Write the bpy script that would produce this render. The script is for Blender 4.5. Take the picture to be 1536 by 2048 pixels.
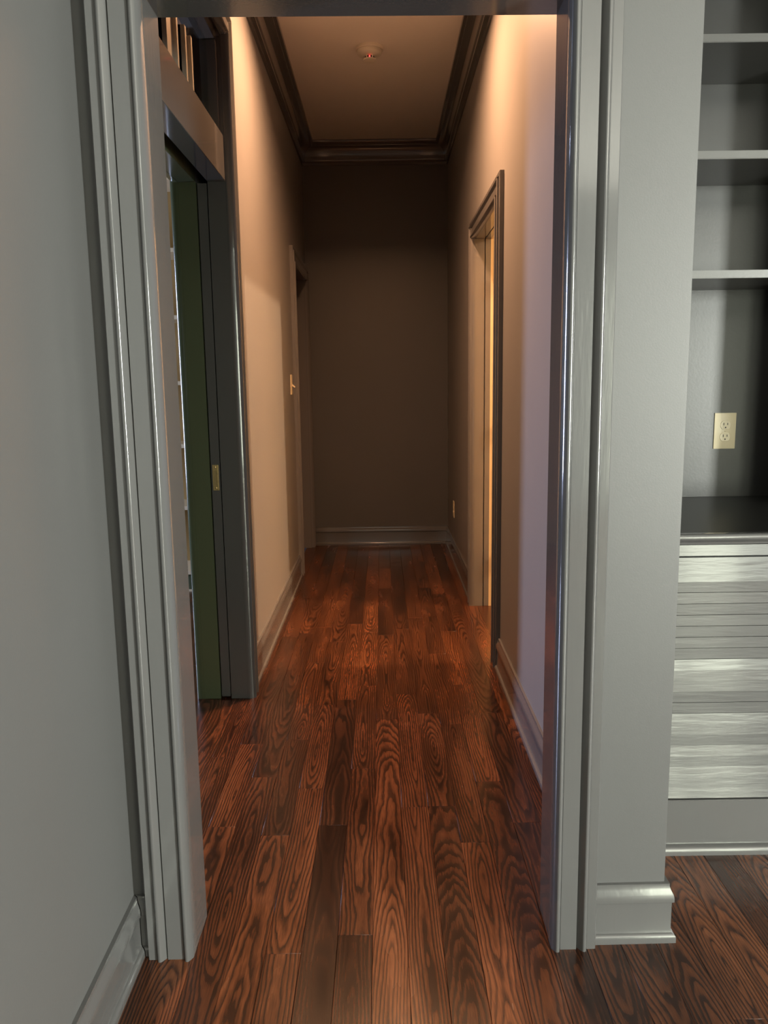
import bpy, bmesh, math, random
from mathutils import Vector, Matrix
for o in list(bpy.data.objects):
    bpy.data.objects.remove(o)
SC = bpy.context.scene
COL = SC.collection
PI = math.pi
rnd = random.Random(11)

# ------------------------------------------------------------------ camera
def make_camera():
    F, PITCH, YAW, ROLL, H = 1601.4, math.radians(9.2653), math.radians(0.0104), math.radians(-0.8209), 1.30
    fwd = Vector((math.sin(YAW) * math.cos(PITCH), math.cos(YAW) * math.cos(PITCH), -math.sin(PITCH)))
    r0 = Vector((math.cos(YAW), -math.sin(YAW), 0))
    u0 = r0.cross(fwd)
    c, s = math.cos(ROLL), math.sin(ROLL)
    r = r0 * c + u0 * s
    u = r0 * -s + u0 * c
    cam = bpy.data.cameras.new('camera')
    cam.sensor_fit = 'VERTICAL'
    cam.sensor_height = 24.0
    cam.lens = 24.0 * F / 2048.0
    cam.clip_start = 0.02
    ob = bpy.data.objects.new('camera', cam)
    m = Matrix((r, u, -fwd)).transposed().to_4x4()
    m.translation = (0, 0, H)
    ob.matrix_world = m
    COL.objects.link(ob)
    SC.camera = ob
make_camera()

# ------------------------------------------------------------------ world, lights, exposure
w = bpy.data.worlds.new('world')
SC.world = w
w.use_nodes = True
w.node_tree.nodes['Background'].inputs[0].default_value = (0.62, 0.75, 1.0, 1)
w.node_tree.nodes['Background'].inputs[1].default_value = 0.6

def light(name, kind, loc, energy, color, aim=None, **kw):
    d = bpy.data.lights.new(name, kind)
    d.energy = energy
    d.color = color
    for k, v in kw.items():
        setattr(d, k, v)
    o = bpy.data.objects.new(name, d)
    o.location = loc
    if aim is not None:
        o.rotation_euler = (Vector(aim) - Vector(loc)).to_track_quat('-Z', 'Y').to_euler()
    COL.objects.link(o)
    return o
# daylight through the glazed door behind the camera
light('window_daylight', 'AREA', (4.75, -3.0, 1.35), 1680, (1.0, 0.97, 0.935), aim=(0, -3.0, 1.35), shape='RECTANGLE', size=1.2, size_y=1.9)
light('garden_daylight', 'AREA', (3.25, -4.72, 1.2), 165, (1.0, 0.985, 0.80), aim=(3.25, 2.0, 1.2), shape='RECTANGLE', size=1.3, size_y=2.3)
# daylight through the library window
light('library_daylight', 'AREA', (-4.4, 3.80, 1.35), 170, (0.62, 0.70, 1.0), aim=(0, 3.1, 1.0), shape='RECTANGLE', size=0.40, size_y=1.7)
# lamp in the library
light('library_lamp', 'POINT', (-2.3, 3.4, 2.75), 8, (1.0, 0.66, 0.30), shadow_soft_size=0.12)
# lamp in the cream room
light('room_lamp', 'POINT', (3.9, 3.84, 2.9), 720, (1.0, 0.65, 0.38), shadow_soft_size=0.08)
# hall downlight
light('downlight_lamp', 'AREA', (-0.03, 3.62, 3.035), 74, (1.0, 0.51, 0.255), aim=(-0.03, 3.38, 0), shape='DISK', size=0.13, spread=math.radians(160))

vs = SC.view_settings
SC.display_settings.display_device = 'sRGB'
vs.view_transform = 'Standard'
vs.look = 'None'
vs.exposure = 0.0
vs.gamma = 1.0
vs.use_curve_mapping = False
cy = SC.cycles
cy.max_bounces = 8
cy.diffuse_bounces = 5
cy.glossy_bounces = 4
cy.caustics_reflective = False
cy.caustics_refractive = False
cy.sample_clamp_indirect = 6.0
cy.use_denoising = True

# ------------------------------------------------------------------ key dimensions (metres)
XL, XR, YE, ZC = -0.578, 0.516, 6.357, 3.063      # hall walls, end wall, ceiling
FY, FB = 1.690, 1.802                              # front wall: near face, hall face
CF = 1.662                                         # casing face of the near doorway
JL, JR, HZ = -0.4514, 0.3739, 2.047                # near doorway opening
NL = -0.588                                        # near-room left wall
PR = 0.6413                                        # right end of the pilaster
SH = 0.0156                                        # the front wall is not quite square to the hall
CABY, SHY, BKY = 2.040, 2.360, 2.678               # base cabinet front, shelf fronts, bookcase back
PY = 3.181                                         # far jamb of the library doorway
D4A, D4B, D4Z = 3.585, 4.519, 2.055                # lit room doorway
D3A, D3B, D3Z = 5.405, 6.265, 2.060                # far left doorway

# ------------------------------------------------------------------ materials
def mat(name):
    m = bpy.data.materials.new(name)
    m.use_nodes = True
    nt = m.node_tree
    return m, nt, nt.nodes['Principled BSDF']

def N(nt, t, **kw):
    n = nt.nodes.new(t)
    for k, v in kw.items():
        setattr(n, k, v)
    return n

def math_node(nt, op, a, b=None, c=None):
    n = N(nt, 'ShaderNodeMath', operation=op)
    for i, v in enumerate((a, b, c)):
        if v is None:
            continue
        if isinstance(v, (int, float)):
            n.inputs[i].default_value = v
        else:
            nt.links.new(v, n.inputs[i])
    return n.outputs[0]

def paint(name, col, rough, bump=0.02, scale=220, stretch=(1, 1, 1), var=0.05, spec=0.5, coat=0.0):
    m, nt, b = mat(name)
    tc = N(nt, 'ShaderNodeTexCoord')
    mp = N(nt, 'ShaderNodeMapping')
    mp.inputs['Scale'].default_value = stretch
    nt.links.new(tc.outputs['Object'], mp.inputs[0])
    n1 = N(nt, 'ShaderNodeTexNoise')
    n1.inputs['Scale'].default_value = scale
    n1.inputs['Detail'].default_value = 3
    nt.links.new(mp.outputs[0], n1.inputs['Vector'])
    n2 = N(nt, 'ShaderNodeTexNoise')
    n2.inputs['Scale'].default_value = 3.0
    n2.inputs['Detail'].default_value = 4
    nt.links.new(tc.outputs['Object'], n2.inputs['Vector'])
    mx = N(nt, 'ShaderNodeMix', data_type='RGBA')
    mx.inputs[6].default_value = (*[c * (1 - var) for c in col], 1)
    mx.inputs[7].default_value = (*[min(1, c * (1 + var)) for c in col], 1)
    nt.links.new(n2.outputs['Fac'], mx.inputs[0])
    nt.links.new(mx.outputs[2], b.inputs['Base Color'])
    b.inputs['Roughness'].default_value = rough
    b.inputs['Specular IOR Level'].default_value = spec
    b.inputs['Coat Weight'].default_value = coat
    b.inputs['Coat Roughness'].default_value = 0.07
    bp = N(nt, 'ShaderNodeBump')
    bp.inputs['Strength'].default_value = bump
    bp.inputs['Distance'].default_value = 0.004
    nt.links.new(n1.outputs['Fac'], bp.inputs['Height'])
    nt.links.new(bp.outputs[0], b.inputs['Normal'])
    return m

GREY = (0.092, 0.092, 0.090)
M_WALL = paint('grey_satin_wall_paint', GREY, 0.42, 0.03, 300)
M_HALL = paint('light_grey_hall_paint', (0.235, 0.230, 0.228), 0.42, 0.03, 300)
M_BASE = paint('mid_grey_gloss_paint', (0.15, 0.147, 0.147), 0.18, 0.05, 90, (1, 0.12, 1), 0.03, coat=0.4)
M_TRIM = paint('grey_gloss_trim_paint', GREY, 0.16, 0.05, 90, (1, 1, 0.12), 0.03, coat=0.7)
M_TRIMH = paint('grey_gloss_brushed_paint', GREY, 0.18, 0.20, 90, (0.12, 1, 1), 0.03, coat=0.35)
M_CASE = paint('grey_satin_bookcase_paint', (0.080, 0.080, 0.077), 0.30, 0.04, 160)
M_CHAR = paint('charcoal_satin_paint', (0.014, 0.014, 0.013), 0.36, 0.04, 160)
M_GREEN = paint('green_gloss_paint', (0.085, 0.104, 0.060), 0.20, 0.04, 90, (1, 1, 0.12))
M_CEIL = paint('white_ceiling_paint', (0.84, 0.80, 0.74), 0.8, 0.03, 260)
M_CREAM = paint('cream_paint', (0.74, 0.63, 0.42), 0.35, 0.03, 160)
M_MULL = paint('putty_paint', (0.34, 0.31, 0.25), 0.25, 0.03, 160)
M_CREAMW = paint('cream_wall_paint', (0.66, 0.56, 0.40), 0.6, 0.03, 160)
M_SHELFB = paint('ochre_shelf_back_paint', (0.34, 0.22, 0.075), 0.5, 0.02, 160)
M_IVORY = paint('ivory_plastic', (0.80, 0.71, 0.50), 0.30, 0.0, 100, var=0.01)
M_WHITEP = paint('off_white_plastic', (0.74, 0.70, 0.60), 0.38, 0.0, 100, var=0.01)
M_DARK = paint('dark_slot', (0.01, 0.009, 0.008), 0.6, 0.0, 100)

def metal(name, col, rough):
    m, nt, b = mat(name)
    b.inputs['Metallic'].default_value = 1.0
    b.inputs['Roughness'].default_value = rough
    tc = N(nt, 'ShaderNodeTexCoord')
    n = N(nt, 'ShaderNodeTexNoise')
    n.inputs['Scale'].default_value = 120
    nt.links.new(tc.outputs['Object'], n.inputs['Vector'])
    r = N(nt, 'ShaderNodeValToRGB')
    r.color_ramp.elements[0].color = (*[c * 0.7 for c in col], 1)
    r.color_ramp.elements[1].color = (*col, 1)
    nt.links.new(n.outputs['Fac'], r.inputs[0])
    nt.links.new(r.outputs[0], b.inputs['Base Color'])
    bp = N(nt, 'ShaderNodeBump')
    bp.inputs['Strength'].default_value = 0.25
    bp.inputs['Distance'].default_value = 0.002
    nt.links.new(n.outputs['Fac'], bp.inputs['Height'])
    nt.links.new(bp.outputs[0], b.inputs['Normal'])
    return m
M_BRASS = metal('brass', (1.0, 0.78, 0.38), 0.34)

def glass():
    m, nt, b = mat('thin_clear_glass')
    nt.nodes.remove(b)
    out = nt.nodes['Material Output']
    tr = N(nt, 'ShaderNodeBsdfTransparent')
    tr.inputs[0].default_value = (0.93, 0.96, 0.94, 1)
    gl = N(nt, 'ShaderNodeBsdfGlossy')
    gl.inputs['Roughness'].default_value = 0.02
    lw = N(nt, 'ShaderNodeLayerWeight')
    fac = math_node(nt, 'MULTIPLY_ADD', math_node(nt, 'POWER', lw.outputs['Facing'], 4.0), 0.7, 0.04)
    mx = N(nt, 'ShaderNodeMixShader')
    nt.links.new(fac, mx.inputs[0])
    nt.links.new(tr.outputs[0], mx.inputs[1])
    nt.links.new(gl.outputs[0], mx.inputs[2])
    nt.links.new(mx.outputs[0], out.inputs[0])
    return m
M_GLASS = glass()

def emit(name, col, s):
    m, nt, b = mat(name)
    b.inputs['Base Color'].default_value = (*col, 1)
    b.inputs['Emission Color'].default_value = (*col, 1)
    b.inputs['Emission Strength'].default_value = s
    return m
M_LED = emit('red_indicator_light', (1.0, 0.06, 0.05), 3.0)
M_LENS = emit('lit_lamp_lens', (1.0, 0.62, 0.32), 6.0)

def oak():
    """red-brown stained oak strip; plank-local coordinates, object colour = (tone, figure depth, run, seed)"""
    m, nt, b = mat('stained_oak')
    L = nt.links.new
    tc = N(nt, 'ShaderNodeTexCoord')
    oi = N(nt, 'ShaderNodeObjectInfo')
    sep = N(nt, 'ShaderNodeSeparateXYZ')
    L(tc.outputs['Object'], sep.inputs[0])
    sc = N(nt, 'ShaderNodeSeparateColor')
    L(oi.outputs['Color'], sc.inputs[0])
    u, v = sep.outputs[0], sep.outputs[1]
    tone, depth, run, seed = sc.outputs[0], sc.outputs[1], sc.outputs[2], oi.outputs['Alpha']
    sd = math_node(nt, 'MULTIPLY', seed, 37.0)

    def noise(su, sv, scale=1.0, detail=2.0, extra=0.0):
        c = N(nt, 'ShaderNodeCombineXYZ')
        L(math_node(nt, 'MULTIPLY', u, su), c.inputs[0])
        L(math_node(nt, 'MULTIPLY', v, sv), c.inputs[1])
        L(math_node(nt, 'ADD', sd, extra), c.inputs[2])
        n = N(nt, 'ShaderNodeTexNoise')
        n.inputs['Scale'].default_value = scale
        n.inputs['Detail'].default_value = detail
        L(c.outputs[0], n.inputs['Vector'])
        return n.outputs['Fac']
    # height of the plank face above the pith: wanders along the board
    wander = math_node(nt, 'MULTIPLY_ADD', noise(3, 1.3, 1, 1.0, 3), 0.12, -0.06)
    wob = math_node(nt, 'MULTIPLY_ADD', noise(24, 7, 1, 2.5, 9), 0.018, -0.009)
    slope = math_node(nt, 'MULTIPLY', v, math_node(nt, 'MULTIPLY_ADD', run, 0.26, -0.13))
    h = math_node(nt, 'ADD', math_node(nt, 'MULTIPLY_ADD', depth, 0.10, -0.03), slope)
    h = math_node(nt, 'ADD', h, math_node(nt, 'ADD', wander, wob))
    cu = math_node(nt, 'MULTIPLY_ADD', noise(0, 1.1, 1, 1.0, 21), 0.07, -0.035)
    du = math_node(nt, 'SUBTRACT', u, cu)
    r = math_node(nt, 'SQRT', math_node(nt, 'ADD', math_node(nt, 'MULTIPLY', math_node(nt, 'MULTIPLY', du, du), 1.6),
                                        math_node(nt, 'MULTIPLY', h, h)))
    ph = math_node(nt, 'ADD', math_node(nt, 'MULTIPLY', r, 105.0), math_node(nt, 'MULTIPLY', noise(40, 2.5, 1, 2.0, 5), 1.5))
    ring = math_node(nt, 'FRACT', ph)
    rr = N(nt, 'ShaderNodeValToRGB')
    e = rr.color_ramp.elements
    e[0].position = 0.0; e[0].color = (0.12, 0.12, 0.12, 1)
    e[1].position = 1.0; e[1].color = (0.25, 0.25, 0.25, 1)
    for p, c in ((0.10, 0.10), (0.22, 0.42), (0.40, 0.78), (0.70, 1.0), (0.90, 0.86)):
        x = e.new(p); x.color = (c, c, c, 1)
    L(ring, rr.inputs[0])
    fib = noise(900, 14, 1, 3.0, 13)
    pores = noise(420, 26, 1, 2.0, 31)
    patch = noise(14, 2.2, 1, 3.0, 41)
    g = math_node(nt, 'MULTIPLY_ADD', rr.outputs[0], 0.50, 0.10)
    g = math_node(nt, 'ADD', g, math_node(nt, 'MULTIPLY_ADD', fib, 0.36, -0.18))
    g = math_node(nt, 'ADD', g, math_node(nt, 'MULTIPLY_ADD', pores, 0.40, -0.20))
    g = math_node(nt, 'ADD', g, math_node(nt, 'MULTIPLY_ADD', patch, 0.80, -0.36))
    g = math_node(nt, 'ADD', g, math_node(nt, 'MULTIPLY_ADD', tone, 0.9, -0.45))
    cr = N(nt, 'ShaderNodeValToRGB')
    e = cr.color_ramp.elements
    e[0].position = 0.0; e[0].color = (0.014, 0.0055, 0.0032, 1)
    e[1].position = 1.0; e[1].color = (0.21, 0.074, 0.029, 1)
    for p, c in ((0.30, (0.024, 0.0085, 0.0042)), (0.65, (0.088, 0.0295, 0.0118))):
        x = e.new(p); x.color = (*c, 1)
    L(g, cr.inputs[0])
    L(cr.outputs[0], b.inputs['Base Color'])
    ro = math_node(nt, 'MULTIPLY_ADD', patch, 0.16, 0.17)
    L(ro, b.inputs['Roughness'])
    b.inputs['Specular IOR Level'].default_value = 0.5
    bp = N(nt, 'ShaderNodeBump')
    bp.inputs['Strength'].default_value = 0.06
    bp.inputs['Distance'].default_value = 0.0006
    L(math_node(nt, 'ADD', rr.outputs[0], math_node(nt, 'MULTIPLY', pores, 0.6)), bp.inputs['Height'])
    L(bp.outputs[0], b.inputs['Normal'])
    return m
M_OAK = oak()
M_SUB = paint('dark_subfloor', (0.05, 0.017, 0.009), 0.3, 0.02, 60)

# ------------------------------------------------------------------ mesh helpers
class MB:
    def __init__(self):
        self.v, self.f = [], []
    def add(self, vs, fs):
        k = len(self.v)
        self.v += [tuple(p) for p in vs]
        self.f += [tuple(i + k for i in f) for f in fs]
        return self
    def box(self, x0, x1, y0, y1, z0, z1):
        x0, x1 = min(x0, x1), max(x0, x1); y0, y1 = min(y0, y1), max(y0, y1); z0, z1 = min(z0, z1), max(z0, z1)
        vs = [(x, y, z) for z in (z0, z1) for y in (y0, y1) for x in (x0, x1)]
        return self.add(vs, [(0, 2, 3, 1), (4, 5, 7, 6), (0, 1, 5, 4), (2, 6, 7, 3), (0, 4, 6, 2), (1, 3, 7, 5)])
    def sweep(self, prof, fn, t0, t1, m0=0.0, m1=0.0):
        """prof: closed list of (a, b); fn(a, b, t) -> xyz; ends at t0 + m0*a and t1 + m1*a (mitres)"""
        n = len(prof)
        vs = [fn(a, b, t0 + m0 * a) for a, b in prof] + [fn(a, b, t1 + m1 * a) for a, b in prof]
        fs = [(i, (i + 1) % n, n + (i + 1) % n, n + i) for i in range(n)]
        fs += [tuple(range(n))[::-1], tuple(range(n, 2 * n))]
        return self.add(vs, fs)
    def lathe(self, prof, fn, seg=40):
        """prof: (radius, height) list; fn(x, y, h) -> xyz"""
        n = len(prof)
        vs = [fn(r * math.cos(2 * PI * k / seg), r * math.sin(2 * PI * k / seg), h) for k in range(seg) for r, h in prof]
        fs = []
        for k in range(seg):
            for i in range(n - 1):
                a, c = k * n + i, ((k + 1) % seg) * n + i
                fs.append((a, c, c + 1, a + 1))
        fs.append(tuple(k * n for k in range(seg)))
        fs.append(tuple(k * n + n - 1 for k in range(seg))[::-1])
        return self.add(vs, fs)
    def shear(self, s=SH):
        self.v = [(x, y + s * x, z) for x, y, z in self.v]
        return self
    def build(self, name, m, parent=None, bevel=0.0, seg=2):
        me = bpy.data.meshes.new(name)
        me.from_pydata(self.v, [], self.f)
        bm = bmesh.new()
        bm.from_mesh(me)
        bmesh.ops.recalc_face_normals(bm, faces=bm.faces)
        if bevel:
            ed = [e for e in bm.edges if len(e.link_faces) == 2 and e.calc_face_angle(0) > 0.7]
            bmesh.ops.bevel(bm, geom=ed, offset=bevel, segments=seg, affect='EDGES', clamp_overlap=True)
        bm.to_mesh(me)
        bm.free()
        me.materials.append(m)
        for p in me.polygons:
            p.use_smooth = True
        me.set_sharp_from_angle(angle=math.radians(38))
        o = bpy.data.objects.new(name, me)
        COL.objects.link(o)
        if parent is not None:
            o.parent = parent
        return o

def empty(name, label=None, cat=None, group=None, kind=None):
    o = bpy.data.objects.new(name, None)
    o.empty_display_size = 0.05
    COL.objects.link(o)
    return tag(o, label, cat, group, kind)

def tag(o, label=None, cat=None, group=None, kind=None):
    if label: o['label'] = label
    if cat: o['category'] = cat
    if group: o['group'] = group
    if kind: o['kind'] = kind
    return o

def struct(o, label, cat):
    return tag(o, label, cat, None, 'structure')

def arc(cx, cy, r, a0, a1, n=8):
    return [(cx + r * math.cos(math.radians(a0 + (a1 - a0) * i / n)), cy + r * math.sin(math.radians(a0 + (a1 - a0) * i / n))) for i in range(n + 1)]

# ------------------------------------------------------------------ room shell
def shell():
    # hall
    b = MB()
    b.box(XL - 0.066, XL, PY + 0.002, 4.6, 0, ZC)                 # hall skin of the pocket wall
    b.box(XL - 0.182, XL - 0.117, PY + 0.002, 4.6, 0, ZC)         # library skin
    b.box(XL - 0.182, XL, 4.6, D3A, 0, ZC)
    b.box(XL - 0.182, XL, D3A, D3B, D3Z + 0.012, ZC)
    b.box(XL - 0.182, XL, D3B, YE, 0, ZC)
    b.box(XL - 0.182, XL, FB + 0.02, PY + 0.002, 2.585, ZC)       # above the transom
    b.box(XL - 0.182, XL, FB + 0.02, 1.93, 0, 2.585)              # stub beside the near doorway
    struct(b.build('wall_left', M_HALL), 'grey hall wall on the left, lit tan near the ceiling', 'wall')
    b = MB()
    b.box(XR, XR + 0.10, FB + 0.02, D4A - 0.017, 0, ZC)
    b.box(XR, XR + 0.10, D4A - 0.017, D4B + 0.017, D4Z + 0.0125, ZC)
    b.box(XR, XR + 0.10, D4B + 0.017, YE, 0, ZC)
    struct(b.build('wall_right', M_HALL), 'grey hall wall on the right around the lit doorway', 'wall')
    b = MB().box(-0.80, 0.80, YE, YE + 0.12, 0, ZC)
    struct(b.build('wall_end', M_WALL), 'dark brown-looking wall closing the far end of the hall', 'wall')
    b = MB().box(-0.80, 0.80, FB - 0.1, YE + 0.12, ZC, ZC + 0.08)
    struct(b.build('ceiling', M_CEIL), 'off-white hall ceiling between dark crown mouldings', 'ceiling')
    # front wall with the doorway, pilaster and its return into the bookcase alcove
    b = MB()
    b.box(NL - 0.12, JL - 0.018, FY, FB, 0, ZC)
    b.box(JR + 0.018, PR, FY, FB, 0, ZC)
    b.box(JL - 0.018, JR + 0.018, FY, FB, HZ + 0.018, ZC)
    b.shear()
    b.box(XR + 0.004, PR, FB + 0.011, BKY + 0.02, 0, ZC)
    struct(b.build('wall_front', M_WALL, bevel=0.002), 'grey front wall around the near doorway, ending in a flat pilaster on the right', 'wall')
    # near room
    b = MB().box(NL - 0.12, NL, -4.6, FY - 0.012, 0, ZC)
    struct(b.build('wall_left', M_WALL), 'smooth pale grey wall at the left edge beside the doorway', 'wall')
    b = MB()
    b.box(NL - 0.12, 2.55, -4.7, -4.6, 0, ZC)
    b.box(3.95, 4.72, -4.7, -4.6, 0, ZC)
    b.box(2.55, 3.95, -4.7, -4.6, 2.4, ZC)
    b.box(2.55, 3.95, -4.7, -4.6, 0, 0.04)
    struct(b.build('wall_back', M_WALL), 'grey wall behind the viewer with a glazed opening', 'wall')
    b = MB()
    b.box(4.6, 4.72, -4.6, -3.65, 0, ZC).box(4.6, 4.72, -2.35, 2.8, 0, ZC)
    b.box(4.6, 4.72, -3.65, -2.35, 0, 0.35).box(4.6, 4.72, -3.65, -2.35, 2.35, ZC)
    struct(b.build('wall_right', M_WALL), 'grey wall closing the near room on its right', 'wall')
    b = MB().box(NL - 0.12, 4.72, -4.7, FB - 0.1, ZC, ZC + 0.08).box(0.8, 4.72, FB - 0.1, 2.8, ZC, ZC + 0.08)
    struct(b.build('ceiling', M_CEIL), 'white ceiling of the near room above the bookcase', 'ceiling')
    # library
    b = MB()
    b.box(-4.3, -4.2, 0.9, 3.5, 0, ZC).box(-4.3, -4.2, 4.1, 5.4, 0, ZC)
    b.box(-4.3, -4.2, 3.5, 4.1, 0, 0.35).box(-4.3, -4.2, 3.5, 4.1, 2.3, ZC)
    b.box(-4.3, XL - 0.182, 5.28, 5.4, 0, ZC).box(-4.3, NL - 0.13, 0.9, 1.0, 0, ZC)
    b.box(XL - 0.182, NL - 0.125, 0.9, FB + 0.02, 0, ZC)
    b.box(-1.6, XL - 0.183, 5.4, 6.5, 0, ZC)
    struct(b.build('wall_library', M_GREEN), 'green library walls beyond the left doorway', 'wall')
    b = MB().box(-4.3, -0.8, 0.9, 6.5, ZC, ZC + 0.08)
    struct(b.build('ceiling', M_GREEN), 'dark ceiling of the green library', 'ceiling')
    # cream room
    b = MB()
    b.box(XR + 0.102, 4.6, 2.82, 2.9, 0, ZC).box(XR + 0.102, 4.6, 5.5, 5.6, 0, ZC).box(4.5, 4.6, 2.9, 5.5, 0, ZC)
    b.box(XR + 0.1005, XR + 0.104, 2.9, D4A - 0.06, 0, ZC).box(XR + 0.1005, XR + 0.104, D4B + 0.06, 5.5, 0, ZC).box(XR + 0.1005, XR + 0.104, D4A - 0.06, D4B + 0.06, D4Z + 0.06, ZC)
    struct(b.build('wall_room', M_CREAMW), 'cream walls of the lit room beyond the right doorway', 'wall')
    b = MB().box(0.8, 4.6, 2.82, 5.6, ZC, ZC + 0.08)
    struct(b.build('ceiling', M_CEIL), 'ceiling of the lit cream room', 'ceiling')
    # garden side glazing (behind the viewer)
    r = struct(empty('window_1'), 'glazed garden door behind the viewer', 'window')
    f = MB()
    for x in (2.55, 3.19, 3.25, 3.89):
        f.box(x, x + 0.06, -4.67, -4.61, 0.04, 2.4)
    f.box(2.55, 3.95, -4.67, -4.61, 2.34, 2.4).box(2.55, 3.95, -4.67, -4.61, 0.04, 0.12)
    f.build('frame', M_TRIM, r)
    for x0, x1 in ((2.61, 3.19), (3.31, 3.89)):
        MB().box(x0, x1, -4.645, -4.639, 0.12, 2.34).build('pane', M_GLASS, r)
    r = struct(empty('window_3'), 'side window of the near room behind the viewer', 'window')
    f = MB()
    for y in (-3.65, -2.40):
        f.box(4.63, 4.69, y, y + 0.05, 0.35, 2.35)
    for z in (0.35, 1.33, 2.30):
        f.box(4.63, 4.69, -3.65, -2.35, z, z + 0.05)
    f.build('frame', M_TRIM, r)
    for z0, z1 in ((0.40, 1.33), (1.38, 2.30)):
        MB().box(4.655, 4.661, -3.6, -2.40, z0, z1).build('pane', M_GLASS, r)
shell()

# ------------------------------------------------------------------ floor
def floor():
    b = MB().box(-4.4, 4.8, -4.8, 6.6, -0.06, -0.019)
    root = struct(b.build('floor', M_SUB), 'glossy red-brown stained oak strip floor with bold grain', 'floor')
    PW, G = 0.0825, 0.0005
    cache = {}
    def plank(x, y0, y1, tone, depth, run):
        ln = round(y1 - y0, 3)
        if ln not in cache:
            p = MB().box(-PW / 2 + G / 2, PW / 2 - G / 2, -ln / 2 + G / 2, ln / 2 - G / 2, -0.018, 0).build('floor_plank', M_OAK, root, bevel=0.0006, seg=1)
            cache[ln] = p
        else:
            p = cache[ln].copy()
            COL.objects.link(p)
            p.parent = root
        p.location = (x, (y0 + y1) / 2, 0)
        p.color = (tone, depth, run, rnd.random())
    LENS = (0.55, 0.75, 0.95, 1.25, 1.55)
    # hand-read tones of the boards that show largest: row index -> list of (end y, tone, depth, run)
    known = {
        -3: [(2.15, .62, .35, .8), (2.78, .40, .5, .2), (3.6, .55, .4, .7)],
        -2: [(1.66, .50, .6, .6), (2.42, .66, .30, .9), (3.1, .60, .3, .1), (3.9, .5, .5, .4)],
        -1: [(2.20, .16, .75, .5), (3.15, .28, .8, .6), (4.2, .62, .4, .6)],
        0: [(1.72, .34, .6, .5), (2.55, .55, .62, .55), (3.3, .52, .5, .5)],
        1: [(2.95, .68, .30, .22), (4.0, .52, .4, .7)],
        2: [(2.296, .60, .60, .3), (3.2, .56, .35, .8), (4.1, .45, .5, .5)],
        3: [(2.30, .40, .30, .05), (3.0, .48, .35, .9), (4.3, .5, .5, .5)],
        4: [(2.10, .66, .55, .5), (2.9, .48, .35, .2), (3.7, .55, .4, .5)],
        5: [(2.45, .42, .35, .1), (3.3, .62, .35, .2)],
        6: [(2.2, .34, .6, .5), (3.0, .40, .6, .5)],
    }
    def row(k, ya, yb):
        xc = -0.041 + PW * (k - 0.5)
        y = ya
        for yend, t, d, r in known.get(k, []):
            if y < yend <= yb and ya < 0.5:
                plank(xc, y, round(yend, 3), t, d, r)
                y = round(yend, 3)
        while y < yb - 1e-4:
            e = y + rnd.choice(LENS) + (rnd.choice((0, .2, .4)) if y == ya else 0)
            if yb - e < 0.3:
                e = yb
            plank(xc, y, e, 0.30 + 0.38 * rnd.random(), 0.15 + 0.6 * rnd.random(), rnd.random())
            y = e
    for k in range(-6, 8):
        row(k, -0.3, YE)
    for k in range(8, 24):
        row(k, -0.3, CABY + 0.06)
    for k in range(-16, -6):
        row(k, 1.9, 5.25)
    b = MB()
    b.box(-0.58, 4.6, -4.59, -0.302, -0.018, 0).box(1.86, 4.6, -0.301, CABY + 0.05, -0.018, 0)
    b.box(-4.2, -1.45, 1.0, 5.27, -0.018, 0).box(0.5368, 4.5, 2.9, 5.5, -0.018, 0).box(-1.44, -0.7, 1.0, 1.89, -0.018, 0).box(-1.5, -0.7, 5.4, 6.4, -0.018, 0)
    o = b.build('floor_boards', M_OAK, root)
    o['kind'] = 'stuff'
    o.color = (0.45, 0.5, 0.5, 0.3)
floor()

# ------------------------------------------------------------------ mouldings
def base_profile(h=0.148):
    return [(0, 0), (0.024, 0)] + arc(0.014, 0.012, 0.010, 0, 80, 4) + [(0.014, 0.028), (0.014, h - 0.046), (0.0185, h - 0.042), (0.0185, h - 0.034),
            (0.0165, h - 0.024), (0.0115, h - 0.014), (0.009, h - 0.006), (0.009, h), (0, h)]
def crown_profile():
    p = [(0, -0.16), (0.012, -0.16), (0.012, -0.143)]
    p += [(0.016, -0.139), (0.022, -0.137), (0.027, -0.130), (0.027, -0.122)]
    p += [(0.027 + 0.046 * (1 - math.cos(math.radians(t))), -0.122 + 0.080 * math.sin(math.radians(t))) for t in range(15, 91, 15)]
    p += [(0.078, -0.036), (0.078, -0.026), (0.083, -0.022), (0.090, -0.016), (0.094, -0.010), (0.094, 0), (0, 0)]
    return p

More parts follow.
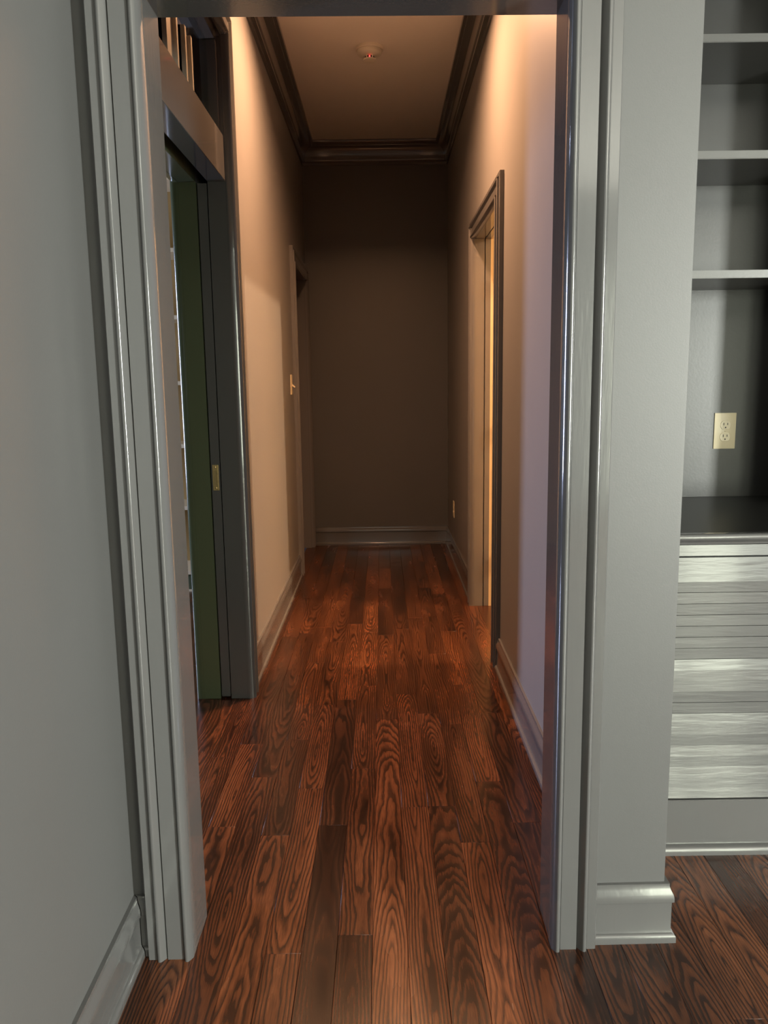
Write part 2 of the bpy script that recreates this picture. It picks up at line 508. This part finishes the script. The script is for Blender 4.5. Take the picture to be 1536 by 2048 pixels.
def mouldings():
    bp = base_profile()
    c = 1
    # hall: left wall, right wall (two runs), end wall
    left = lambda a, b, t: (XL + a, t, b)
    right = lambda a, b, t: (XR - a, t, b)
    end = lambda a, b, t: (t, YE - a, b)
    struct(MB().sweep(bp, left, 3.296, D3A - 0.108).build('baseboard_left', M_BASE), 'glossy moulded baseboard along the left hall wall', 'baseboard')
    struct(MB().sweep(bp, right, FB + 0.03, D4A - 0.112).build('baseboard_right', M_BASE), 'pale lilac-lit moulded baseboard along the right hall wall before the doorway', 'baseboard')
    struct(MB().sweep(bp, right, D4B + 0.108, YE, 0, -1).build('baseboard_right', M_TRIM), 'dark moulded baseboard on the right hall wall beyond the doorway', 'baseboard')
    struct(MB().sweep(bp, end, XL + 0.03, XR, 0, -1).build('baseboard_end', M_TRIM), 'moulded baseboard across the end wall with a bright reflection', 'baseboard')
    cp = crown_profile()
    z = lambda fn: (lambda a, b, t: fn(a, b + ZC, t))
    struct(MB().sweep(cp, z(left), FB + 0.03, YE, 0, -1).build('trim_1', M_TRIM), 'dark stepped crown moulding along the left of the hall ceiling', 'moulding')
    struct(MB().sweep(cp, z(right), FB + 0.03, YE, 0, -1).build('trim_2', M_TRIM), 'dark stepped crown moulding along the right of the hall ceiling', 'moulding')
    struct(MB().sweep(cp, z(end), XL, XR, 1, -1).build('trim_3', M_TRIM), 'dark crown moulding across the end of the hall', 'moulding')
    # near room
    bp2 = base_profile(0.142)
    nl = lambda a, b, t: (NL + a, t, b)
    fr = lambda a, b, t: (t, FY - a + SH * t, b)
    pr = lambda a, b, t: (PR + a, t, b)
    struct(MB().sweep(bp2, nl, -4.5, FY - 0.012, 0, -1).build('baseboard_left', M_TRIM), 'pale grey stepped baseboard on the wall at the left edge', 'baseboard')
    struct(MB().sweep(bp2, fr, NL + 0.001, JL - 0.104, 1, 0).build('baseboard_front', M_TRIM), 'short piece of grey baseboard between the left wall and door casing', 'baseboard')
    b = MB().sweep(bp2, fr, JR + 0.099, PR, 0, 1)
    b.sweep(bp2, pr, FY + SH * PR, CABY - 0.002, -1, 0)
    struct(b.build('baseboard_front', M_TRIM), 'grey stepped baseboard wrapping the foot of the pilaster', 'baseboard')
mouldings()

# ------------------------------------------------------------------ door casings
def casing_profile(w=0.10, t=0.028, bead=0.0095):
    """a: distance from the opening outwards, b: proud of the wall"""
    p = [(0.0, 0.0), (0.0, t - 0.005), (0.0085, t + bead - 0.0012)]
    p += [(0.0120 + 0.0062 * math.sin(math.radians(q)), t + bead - 0.0062 + 0.0062 * math.cos(math.radians(q))) for q in range(-25, 91, 15)]
    p += [(0.0182, t - 0.005), (0.0200, t - 0.005), (0.0200, t), (w * 0.56, t), (w * 0.56, t - 0.006), (w * 0.575, t - 0.006)]
    c = w * 0.575
    p += [(c + 0.0115, t + bead - 0.0012)]
    p += [(c + 0.0150 + 0.0062 * math.sin(math.radians(q)), t + bead - 0.0062 + 0.0062 * math.cos(math.radians(q))) for q in range(-25, 91, 15)]
    p += [(c + 0.0212, t - 0.005), (c + 0.0226, t - 0.005), (c + 0.0226, t), (w - 0.002, t), (w, t - 0.002), (w, 0)]
    return p

def near_doorway():
    root = struct(empty('door_1'), 'wide grey cased opening with double-beaded casings in the foreground', 'doorway')
    cp = casing_profile(0.102, 0.036)
    L = lambda a, b, t: (JL - a, FY - b, t)
    R = lambda a, b, t: (JR - 0.002 + a, FY - b, t)
    T = lambda a, b, t: (t, FY - b, HZ + a)
    MB().sweep(cp, L, 0, HZ, 0, 1).shear().build('casing', M_TRIM, root)
    MB().sweep(cp, R, 0, HZ, 0, 1).shear().build('casing', M_TRIM, root)
    MB().sweep(cp, T, JL, JR - 0.002, -1, 1).shear().build('head_casing', M_TRIM, root)
    MB().box(JL - 0.018, JL, FY, FB, 0, HZ + 0.018).shear().build('jamb', M_TRIM, root, bevel=0.0012)
    MB().box(JR, JR + 0.018, FY, FB, 0, HZ + 0.018).shear().build('jamb', M_TRIM, root, bevel=0.0012)
    MB().box(JL, JR, FY, FB, HZ, HZ + 0.018).shear().build('head_jamb', M_TRIM, root)
near_doorway()

def library_doorway():
    root = struct(empty('door_2'), 'tall cased library doorway in the left hall wall with green inner side', 'doorway')
    y0 = 1.95
    X0, X1, X2, X3 = XL, XL - 0.070, XL - 0.114, XL - 0.182
    hz, tz = 2.052, 2.212
    # far jamb in two halves, leaving the pocket between
    MB().box(X1, X0, PY, PY + 0.02, 0, 2.56).build('jamb', M_TRIM, root, bevel=0.0012)
    tag(MB().box(X3, X2, PY, PY + 0.02, 0, hz).build('jamb', M_GREEN, root, bevel=0.0012), 'green half of the door jamb')
    MB().box(X1, X0, y0 - 0.02, y0, 0, 2.56).build('jamb', M_TRIM, root)
    tag(MB().box(X3, X2, y0 - 0.02, y0, 0, hz).build('jamb', M_GREEN, root), 'green half of the door jamb')
    # header beam (hall half, library half)
    MB().box(X1, X0, y0, PY, hz, tz).build('header', M_TRIM, root, bevel=0.0015)
    tag(MB().box(X3, X2, y0, PY, hz, tz).build('header', M_GREEN, root, bevel=0.0015), 'green side of the header')
    # casings on the hall side, running past the transom
    cp = casing_profile(0.098, 0.026, 0.008)
    MB().sweep(cp, lambda a, b, t: (XL + b, PY + a, t), 0, 2.565, 0, 1).build('casing', M_TRIM, root)
    MB().sweep(cp, lambda a, b, t: (XL + b, t, 2.565 + a), y0, PY, -1, 1).build('head_casing', M_TRIM, root)
    MB().sweep(cp, lambda a, b, t: (XL + b, y0 - a, t), 0, 2.565, 0, 1).build('casing', M_TRIM, root)
    # casing on the library side, green
    tag(MB().sweep(casing_profile(0.09, 0.024, 0.008), lambda a, b, t: (X3 - b, PY + a, t), 0, hz, 0, 1).build('casing', M_GREEN, root), 'green casing on the library side')
    tag(MB().sweep(casing_profile(0.09, 0.024, 0.008), lambda a, b, t: (X3 - b, t, hz + a), y0, PY, -1, 1).build('head_casing', M_GREEN, root), 'green casing on the library side')
    # transom light over the header
    t = struct(empty('window_2'), 'dark transom window over the library doorway with cream mullions', 'window')
    f = MB()
    f.box(X1, X0 - 0.012, y0 + 0.001, PY - 0.001, 2.538, 2.584)
    f.box(X1, X0 - 0.012, PY - 0.030, PY - 0.001, tz + 0.001, 2.538)
    f.box(X1, X0 - 0.012, y0 + 0.001, y0 + 0.03, tz + 0.001, 2.538)
    f.build('frame', M_TRIM, t, bevel=0.002)
    MB().box(X1 + 0.020, X1 + 0.025, y0 + 0.03, PY - 0.03, tz + 0.001, 2.538).build('pane', M_GLASS, t)
    for ya, yb, zt in ((2.46, 2.60, 2.538), (2.69, 2.79, 2.40)):
        m = MB().box(X1 + 0.026, X0 - 0.030, ya, yb, tz + 0.001, zt)
        m.box(X1 + 0.026, X0 - 0.018, ya, ya + 0.02, tz + 0.001, zt).box(X1 + 0.026, X0 - 0.018, yb - 0.02, yb, tz + 0.001, zt)
        tag(m.build('mullion', M_MULL, t, bevel=0.0015), 'cream painted mullion')
    # the pocket door, slid back into the wall: only its edge shows
    d = tag(empty('pocket_door', None, None), 'grey pocket door edge with brass pull in the left library doorway', 'door')
    d.location = (X1 - 0.022, PY, 0)
    lf = MB().box(X2 + 0.004, X1 - 0.004, PY + 0.004, 4.45, 0.008, hz - 0.004)
    lf.v = [(x - d.location[0], y - d.location[1], zz) for x, y, zz in lf.v]
    lf.build('door_leaf', M_TRIM, d, bevel=0.0015)
    pl = MB().box(-0.012, 0.012, 0.0005, 0.004, 0.878, 0.981)
    p = tag(pl.build('edge_pull', M_BRASS, d, bevel=0.0008), 'brass edge pull')
    MB().box(-0.005, 0.005, -0.0012, 0.0006, 0.903, 0.956).build('finger_lever', M_BRASS, p, bevel=0.001)
    for zz in (0.888, 0.971):
        MB().lathe([(0.0042, 0.0), (0.0036, 0.0014), (0.0015, 0.0020)], lambda x, y, h, zz=zz: (x, 0.0006 - h, zz + y), 14).build('screw', M_BRASS, p)
library_doorway()

def far_doorway():
    root = struct(empty('door_3'), 'grey cased doorway at the far end of the left hall wall', 'doorway')
    cp = casing_profile(0.104, 0.022, 0.006)
    cps = casing_profile(0.085, 0.022, 0.006)
    MB().sweep(cp, lambda a, b, t: (XL + b, D3A - a, t), 0, D3Z, 0, 1).build('casing', M_BASE, root)
    MB().sweep(cps, lambda a, b, t: (XL + b, D3B + a, t), 0, D3Z, 0, 1).build('casing', M_BASE, root)
    MB().sweep(cp, lambda a, b, t: (XL + b, t, D3Z + a), D3A, D3B, -1, 0.80).build('head_casing', M_BASE, root)
    MB().box(XL - 0.182, XL, D3A, D3A + 0.016, 0, D3Z).build('jamb', M_BASE, root)
    MB().box(XL - 0.182, XL, D3B - 0.016, D3B, 0, D3Z).build('jamb', M_BASE, root)
    MB().box(XL - 0.182, XL, D3A, D3B, D3Z, D3Z + 0.012).build('head_jamb', M_BASE, root)
    st = MB().box(XL - 0.135, XL - 0.122, D3B - 0.030, D3B - 0.016, 0, D3Z).box(XL - 0.135, XL - 0.122, D3A + 0.016, D3A + 0.030, 0, D3Z)
    st.box(XL - 0.135, XL - 0.122, D3A + 0.03, D3B - 0.03, D3Z - 0.014, D3Z)
    st.build('door_stop', M_BASE, root)
    MB().box(XL - 0.178, XL - 0.137, D3A + 0.019, D3B - 0.019, 0.006, D3Z - 0.004).build('door_leaf', M_BASE, root)
far_doorway()

def lit_doorway():
    root = struct(empty('door_4'), 'cased doorway in the right hall wall opening on the lit cream room', 'doorway')
    cp = casing_profile(0.110, 0.020, 0.008)
    MB().sweep(cp, lambda a, b, t: (XR - b, D4A - a, t), 0, D4Z, 0, 0.88).build('casing', M_BASE, root)
    MB().sweep(cp, lambda a, b, t: (XR - b, D4B + a, t), 0, D4Z, 0, 0.88).build('casing', M_BASE, root)
    cph = casing_profile(0.097, 0.020, 0.008)
    MB().sweep(cph, lambda a, b, t: (XR - b, t, D4Z + a), D4A, D4B, -1.134, 1.134).build('head_casing', M_BASE, root)
    for ya, yb, q in ((D4A - 0.016, D4A, -1), (D4B, D4B + 0.016, 1)):
        MB().box(XR, XR + 0.052, ya, yb, 0, D4Z).build('jamb', M_BASE, root, bevel=0.0012)
        MB().box(XR + 0.057, XR + 0.086, ya, yb, 0, D4Z).build('door_stop', M_BASE, root, bevel=0.0012)
    MB().box(XR, XR + 0.052, D4A, D4B, D4Z, D4Z + 0.012).build('head_jamb', M_BASE, root, bevel=0.0012)
    MB().box(XR + 0.057, XR + 0.086, D4A, D4B, D4Z, D4Z + 0.012).build('head_jamb', M_BASE, root, bevel=0.0012)
    # room-side jamb and door, painted cream
    b = MB().box(XR + 0.086, XR + 0.106, D4B, D4B + 0.055, 0, D4Z + 0.05).box(XR + 0.086, XR + 0.106, D4A - 0.055, D4A, 0, D4Z + 0.05)
    b.box(XR + 0.086, XR + 0.106, D4A, D4B, D4Z, D4Z + 0.05)
    tag(b.build('casing', M_CREAM, root), 'cream casing on the room side')
    d = tag(empty('room_door'), 'cream door standing open inside the lit doorway, hung on brass hinges', 'door')
    MB().box(XR + 0.108, XR + 0.88, D4B - 0.004, D4B + 0.034, 0.01, D4Z - 0.005).build('door_leaf', M_CREAM, d, bevel=0.002)
    for z in (0.25, 1.0, 1.80):
        h = MB().box(XR + 0.1075, XR + 0.128, D4B - 0.0062, D4B - 0.0042, z - 0.045, z + 0.045)
        hg = h.build('hinge', M_BRASS, d)
        MB().lathe([(0.005, -0.047), (0.006, -0.045), (0.006, 0.045), (0.005, 0.047)], lambda x, y, hh, z=z: (XR + 0.1125 + x, D4B - 0.0105 + y, z + hh), 12).build('knuckle', M_BRASS, hg)
lit_doorway()

# ------------------------------------------------------------------ built-in bookcase and base cabinet
def bookcase():
    XA, XB, XD = PR, 3.2, 1.31
    root = tag(empty('built_in_bookcase'), 'grey built-in bookcase with open shelves right of the pilaster', 'bookcase')
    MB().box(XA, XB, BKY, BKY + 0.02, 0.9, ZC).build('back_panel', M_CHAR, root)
    MB().box(XA, XA + 0.02, SHY, BKY, 0.9, ZC).build('side_panel', M_CASE, root, bevel=0.001)
    MB().box(XB - 0.02, XB, SHY, BKY, 0.9, ZC).build('side_panel', M_CASE, root, bevel=0.001)
    MB().box(XD, XD + 0.04, SHY, BKY, 0.9, ZC).build('divider', M_CASE, root, bevel=0.001)
    for z in (2.500, 2.200, 1.899, 1.577):
        MB().box(XA + 0.02, XD, SHY, BKY, z, z + 0.022).build('shelf', M_CASE, root, bevel=0.0015)
        MB().box(XD + 0.04, XB - 0.02, SHY, BKY, z, z + 0.022).build('shelf', M_CASE, root, bevel=0.0015)
    cab = tag(empty('base_cabinet'), 'grey base cabinet of glossy horizontal slats under the bookcase', 'cabinet')
    MB().box(XA + 0.001, XB, CABY + 0.03, BKY + 0.02, 0.0, 0.876).build('carcass', M_CASE, cab)
    rail = [(0.0, 0.770), (0.0195, 0.770), (0.0135, 0.834), (0.0, 0.834)]
    F = lambda a, b, t: (t, CABY + 0.016 - a, b)
    MB().sweep(rail, F, XA + 0.001, XB).build('top_rail', M_TRIMH, cab)
    fr = [(-0.014, 0.840), (0.0185, 0.840), (0.0155, 0.868), (-0.014, 0.868)]
    MB().sweep(fr, F, XA + 0.001, XB).build('frieze', M_TRIMH, cab)
    tilts = [0.8, 1.8, 0.5, 1.5, 0.9, 1.9, 1.1, 8.2, 6.2, 5.6, 1.0, 1.8, 9.6, 7.8, 4.4, 10.4, 7.2, 11.2, 10.0, 11.6]
    n = len(tilts)
    h = (0.768 - 0.156) / n
    for i, t in enumerate(tilts):
        z1 = 0.768 - i * h
        z0 = z1 - h + 0.0006
        k = math.tan(math.radians(t)) * h
        p = [(-0.014, z0), (0.0046, z0), (0.006 + k, z0 + 0.0007), (0.0058, z1 - 0.0004), (0.0046, z1 - 0.0003), (-0.014, z1 - 0.0003)]
        MB().sweep(p, F, XA + 0.001, XB).build('slat', M_TRIMH, cab)
    MB().box(XA + 0.001, XB, CABY - 0.002, CABY + 0.03, 0.0, 0.154).build('bottom_rail', M_TRIM, cab, bevel=0.0015)
    shoe = [(0.0, 0.0), (0.018, 0.0)] + arc(0.004, 0.010, 0.014, 0, 85, 5) + [(0.0, 0.025)]
    MB().sweep(shoe, lambda a, b, t: (t, CABY - 0.002 - a, b), PR + 0.026, XB).build('shoe_moulding', M_TRIM, cab)
    ct = tag(empty('countertop'), 'dark-looking grey counter with moulded edge under the open shelves', 'countertop')
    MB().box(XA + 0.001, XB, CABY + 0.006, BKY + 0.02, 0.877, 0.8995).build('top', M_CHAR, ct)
    edge = [(0.0, 0.870), (0.008, 0.870), (0.010, 0.876), (0.016, 0.879)] + arc(0.016, 0.890, 0.0095, -80, 90, 6) + [(0.0, 0.8995)]
    MB().sweep(edge, lambda a, b, t: (t, CABY + 0.006 - a, b), XA + 0.001, XB).build('edge_moulding', M_TRIM, ct)
bookcase()

# ------------------------------------------------------------------ library shelves seen through the left doorway
def library_shelves():
    root = tag(empty('library_bookcase'), 'tall library bookcase with cream shelves, seen through the left doorway gap', 'bookcase')
    y0, y1, xa, xb = 4.941, 5.25, -2.6, -0.80
    MB().box(xa, xb, y1, y1 + 0.02, 0.12, 2.9).build('back_panel', M_SHELFB, root)
    MB().box(xa, xa + 0.03, y0, y1, 0, 2.9).build('side_panel', M_GREEN, root)
    MB().box(xb - 0.03, xb, y0, y1, 0, 2.9).build('side_panel', M_GREEN, root)
    for z in (0.110, 0.524, 0.911, 1.295, 1.686, 2.076, 2.484):
        MB().box(xa + 0.03, xb - 0.03, y0, y1, z, z + 0.024).build('shelf', M_CREAM, root, bevel=0.0015)
    tag(MB().box(xa + 0.03, xb - 0.03, y0 + 0.012, y0 + 0.03, 0.012, 0.110).build('kick_board', M_GREEN, root), 'green kick board')
    MB().box(xa + 0.03, xb - 0.03, y0, y0 + 0.03, 0, 0.012).build('shoe_moulding', M_CREAM, root)
library_shelves()

# ------------------------------------------------------------------ electrical fittings and smoke detector
def wall_plate(root, fn, w, h, t=0.0055):
    """fn(a across, b up, c out) -> xyz relative to the root"""
    p = [(-w / 2, -h / 2), (w / 2, -h / 2), (w / 2, h / 2), (-w / 2, h / 2)]
    q = [(-w / 2 + 0.005, -h / 2 + 0.005), (w / 2 - 0.005, -h / 2 + 0.005), (w / 2 - 0.005, h / 2 - 0.005), (-w / 2 + 0.005, h / 2 - 0.005)]
    vs = [fn(a, b, 0.0) for a, b in p] + [fn(a, b, t * 0.55) for a, b in p] + [fn(a, b, t) for a, b in q]
    fs = [(3, 2, 1, 0), (8, 9, 10, 11)]
    for k in (0, 4):
        for i in range(4):
            j = (i + 1) % 4
            fs.append((k + i, k + j, k + 4 + j, k + 4 + i))
    return MB().add(vs, fs).build('cover_plate', M_IVORY, root, bevel=0.0006)

def box_fn(fn, a0, a1, b0, b1, c0, c1):
    m = MB().box(a0, a1, b0, b1, c0, c1)
    m.v = [fn(*p) for p in m.v]
    return m

def outlet(fn, loc, label):
    root = tag(empty('wall_outlet'), label, 'outlet', 'ivory duplex wall outlets')
    root.location = loc
    wall_plate(root, fn, 0.072, 0.119)
    for b in (0.0195, -0.0195):
        pr = []
        for k in range(28):
            an = 2 * PI * k / 28
            pr.append((0.0172 * math.cos(an), b + max(-0.0142, min(0.0142, 0.0172 * math.sin(an)))))
        m = MB().sweep([(a, c) for a, c in pr], lambda a, bb, t: fn(a, bb, t), 0.0050, 0.0072)
        rc = m.build('receptacle', M_IVORY, root, bevel=0.0004, seg=1)
        for a, hh in ((-0.0063, 0.0042), (0.0063, 0.0035)):
            box_fn(fn, a - 0.0011, a + 0.0011, b + 0.0036 - hh, b + 0.0036 + hh, 0.0066, 0.0075).build('slot', M_DARK, rc)
        MB().lathe([(0.0024, 0.0066), (0.0024, 0.0075)], lambda x, y, h, b=b: fn(x, b - 0.0078 + y, h), 12).build('ground_hole', M_DARK, rc)
    MB().lathe([(0.0032, 0.0050), (0.0030, 0.0062), (0.0015, 0.0068)], lambda x, y, h: fn(x, y, h), 14).build('screw', M_IVORY, root)
outlet(lambda a, b, c: (a, -c, b), (1.1405, BKY, 1.121), 'ivory duplex outlet on the dark back of the bookcase, above the counter')
outlet(lambda a, b, c: (-c, a, b), (XR, 5.816, 0.365), 'small ivory outlet low on the right hall wall near the end')

def light_switch():
    root = tag(empty('light_switch'), 'ivory toggle light switch on the left hall wall before the far doorway', 'switch')
    root.location = (XL, 5.155, 1.288)
    fn = lambda a, b, c: (c, a, b)
    wall_plate(root, fn, 0.072, 0.125, 0.006)
    box_fn(fn, -0.005, 0.005, -0.012, 0.012, 0.005, 0.0078).build('collar', M_IVORY, root, bevel=0.0006)
    m = MB()
    vs = [fn(a, b, c) for a, b, c in ((-.0035, -.008, .006), (.0035, -.008, .006), (.0035, .004, .006), (-.0035, .004, .006),
                                      (-.0028, -.021, .024), (.0028, -.021, .024), (.0028, -.012, .026), (-.0028, -.012, .026))]
    m.add(vs, [(3, 2, 1, 0), (4, 5, 6, 7), (0, 1, 5, 4), (1, 2, 6, 5), (2, 3, 7, 6), (3, 0, 4, 7)])
    m.build('toggle', M_IVORY, root, bevel=0.0008)
    for b in (0.030, -0.030):
        MB().lathe([(0.003, 0.005), (0.003, 0.0065), (0.001, 0.007)], lambda x, y, h, b=b: fn(x, b + y, h), 12).build('screw', M_IVORY, root)
light_switch()

def smoke_detector():
    root = tag(empty('smoke_detector'), 'round off-white smoke detector with red light on the hall ceiling', 'smoke detector')
    root.location = (-0.041, 4.63, ZC)
    fn = lambda x, y, h: (x, y, -h)
    MB().lathe([(0.073, 0.0), (0.074, 0.004), (0.074, 0.012), (0.071, 0.015)], fn, 48).build('base', M_WHITEP, root)
    MB().lathe([(0.066, 0.0155), (0.066, 0.026), (0.062, 0.033), (0.050, 0.040), (0.036, 0.043), (0.020, 0.044)], fn, 48).build('housing', M_WHITEP, root)
    MB().lathe([(0.024, 0.0445), (0.024, 0.056)], fn, 28).build('sensor_chamber', M_DARK, root)
    cg = MB().lathe([(0.034, 0.057), (0.035, 0.059), (0.034, 0.064), (0.026, 0.066)], fn, 36)
    for k in range(6):
        a = 2 * PI * k / 6
        x, y = 0.031 * math.cos(a), 0.031 * math.sin(a)
        cg.box(x - 0.003, x + 0.003, y - 0.003, y + 0.003, -0.0575, -0.042)
    cg.build('cage', M_WHITEP, root)
    MB().lathe([(0.0045, 0.0), (0.004, 0.003), (0.002, 0.005)], lambda x, y, h: (x, -0.0245 - h, -0.050 + y), 14).build('indicator_light', M_LED, root)
smoke_detector()

def downlight():
    root = tag(empty('ceiling_downlight'), 'round recessed downlight in the hall ceiling above the doorway', 'ceiling light')
    root.location = (-0.03, 3.62, ZC)
    MB().lathe([(0.085, 0.0), (0.092, 0.0), (0.092, 0.005), (0.080, 0.008), (0.072, 0.007), (0.072, 0.0)], lambda x, y, h: (x, y, -h), 40).build('trim_ring', M_WHITEP, root)
    MB().lathe([(0.066, 0.0), (0.066, 0.004)], lambda x, y, h: (x, y, -h), 40).build('lens', M_LENS, root)
downlight()
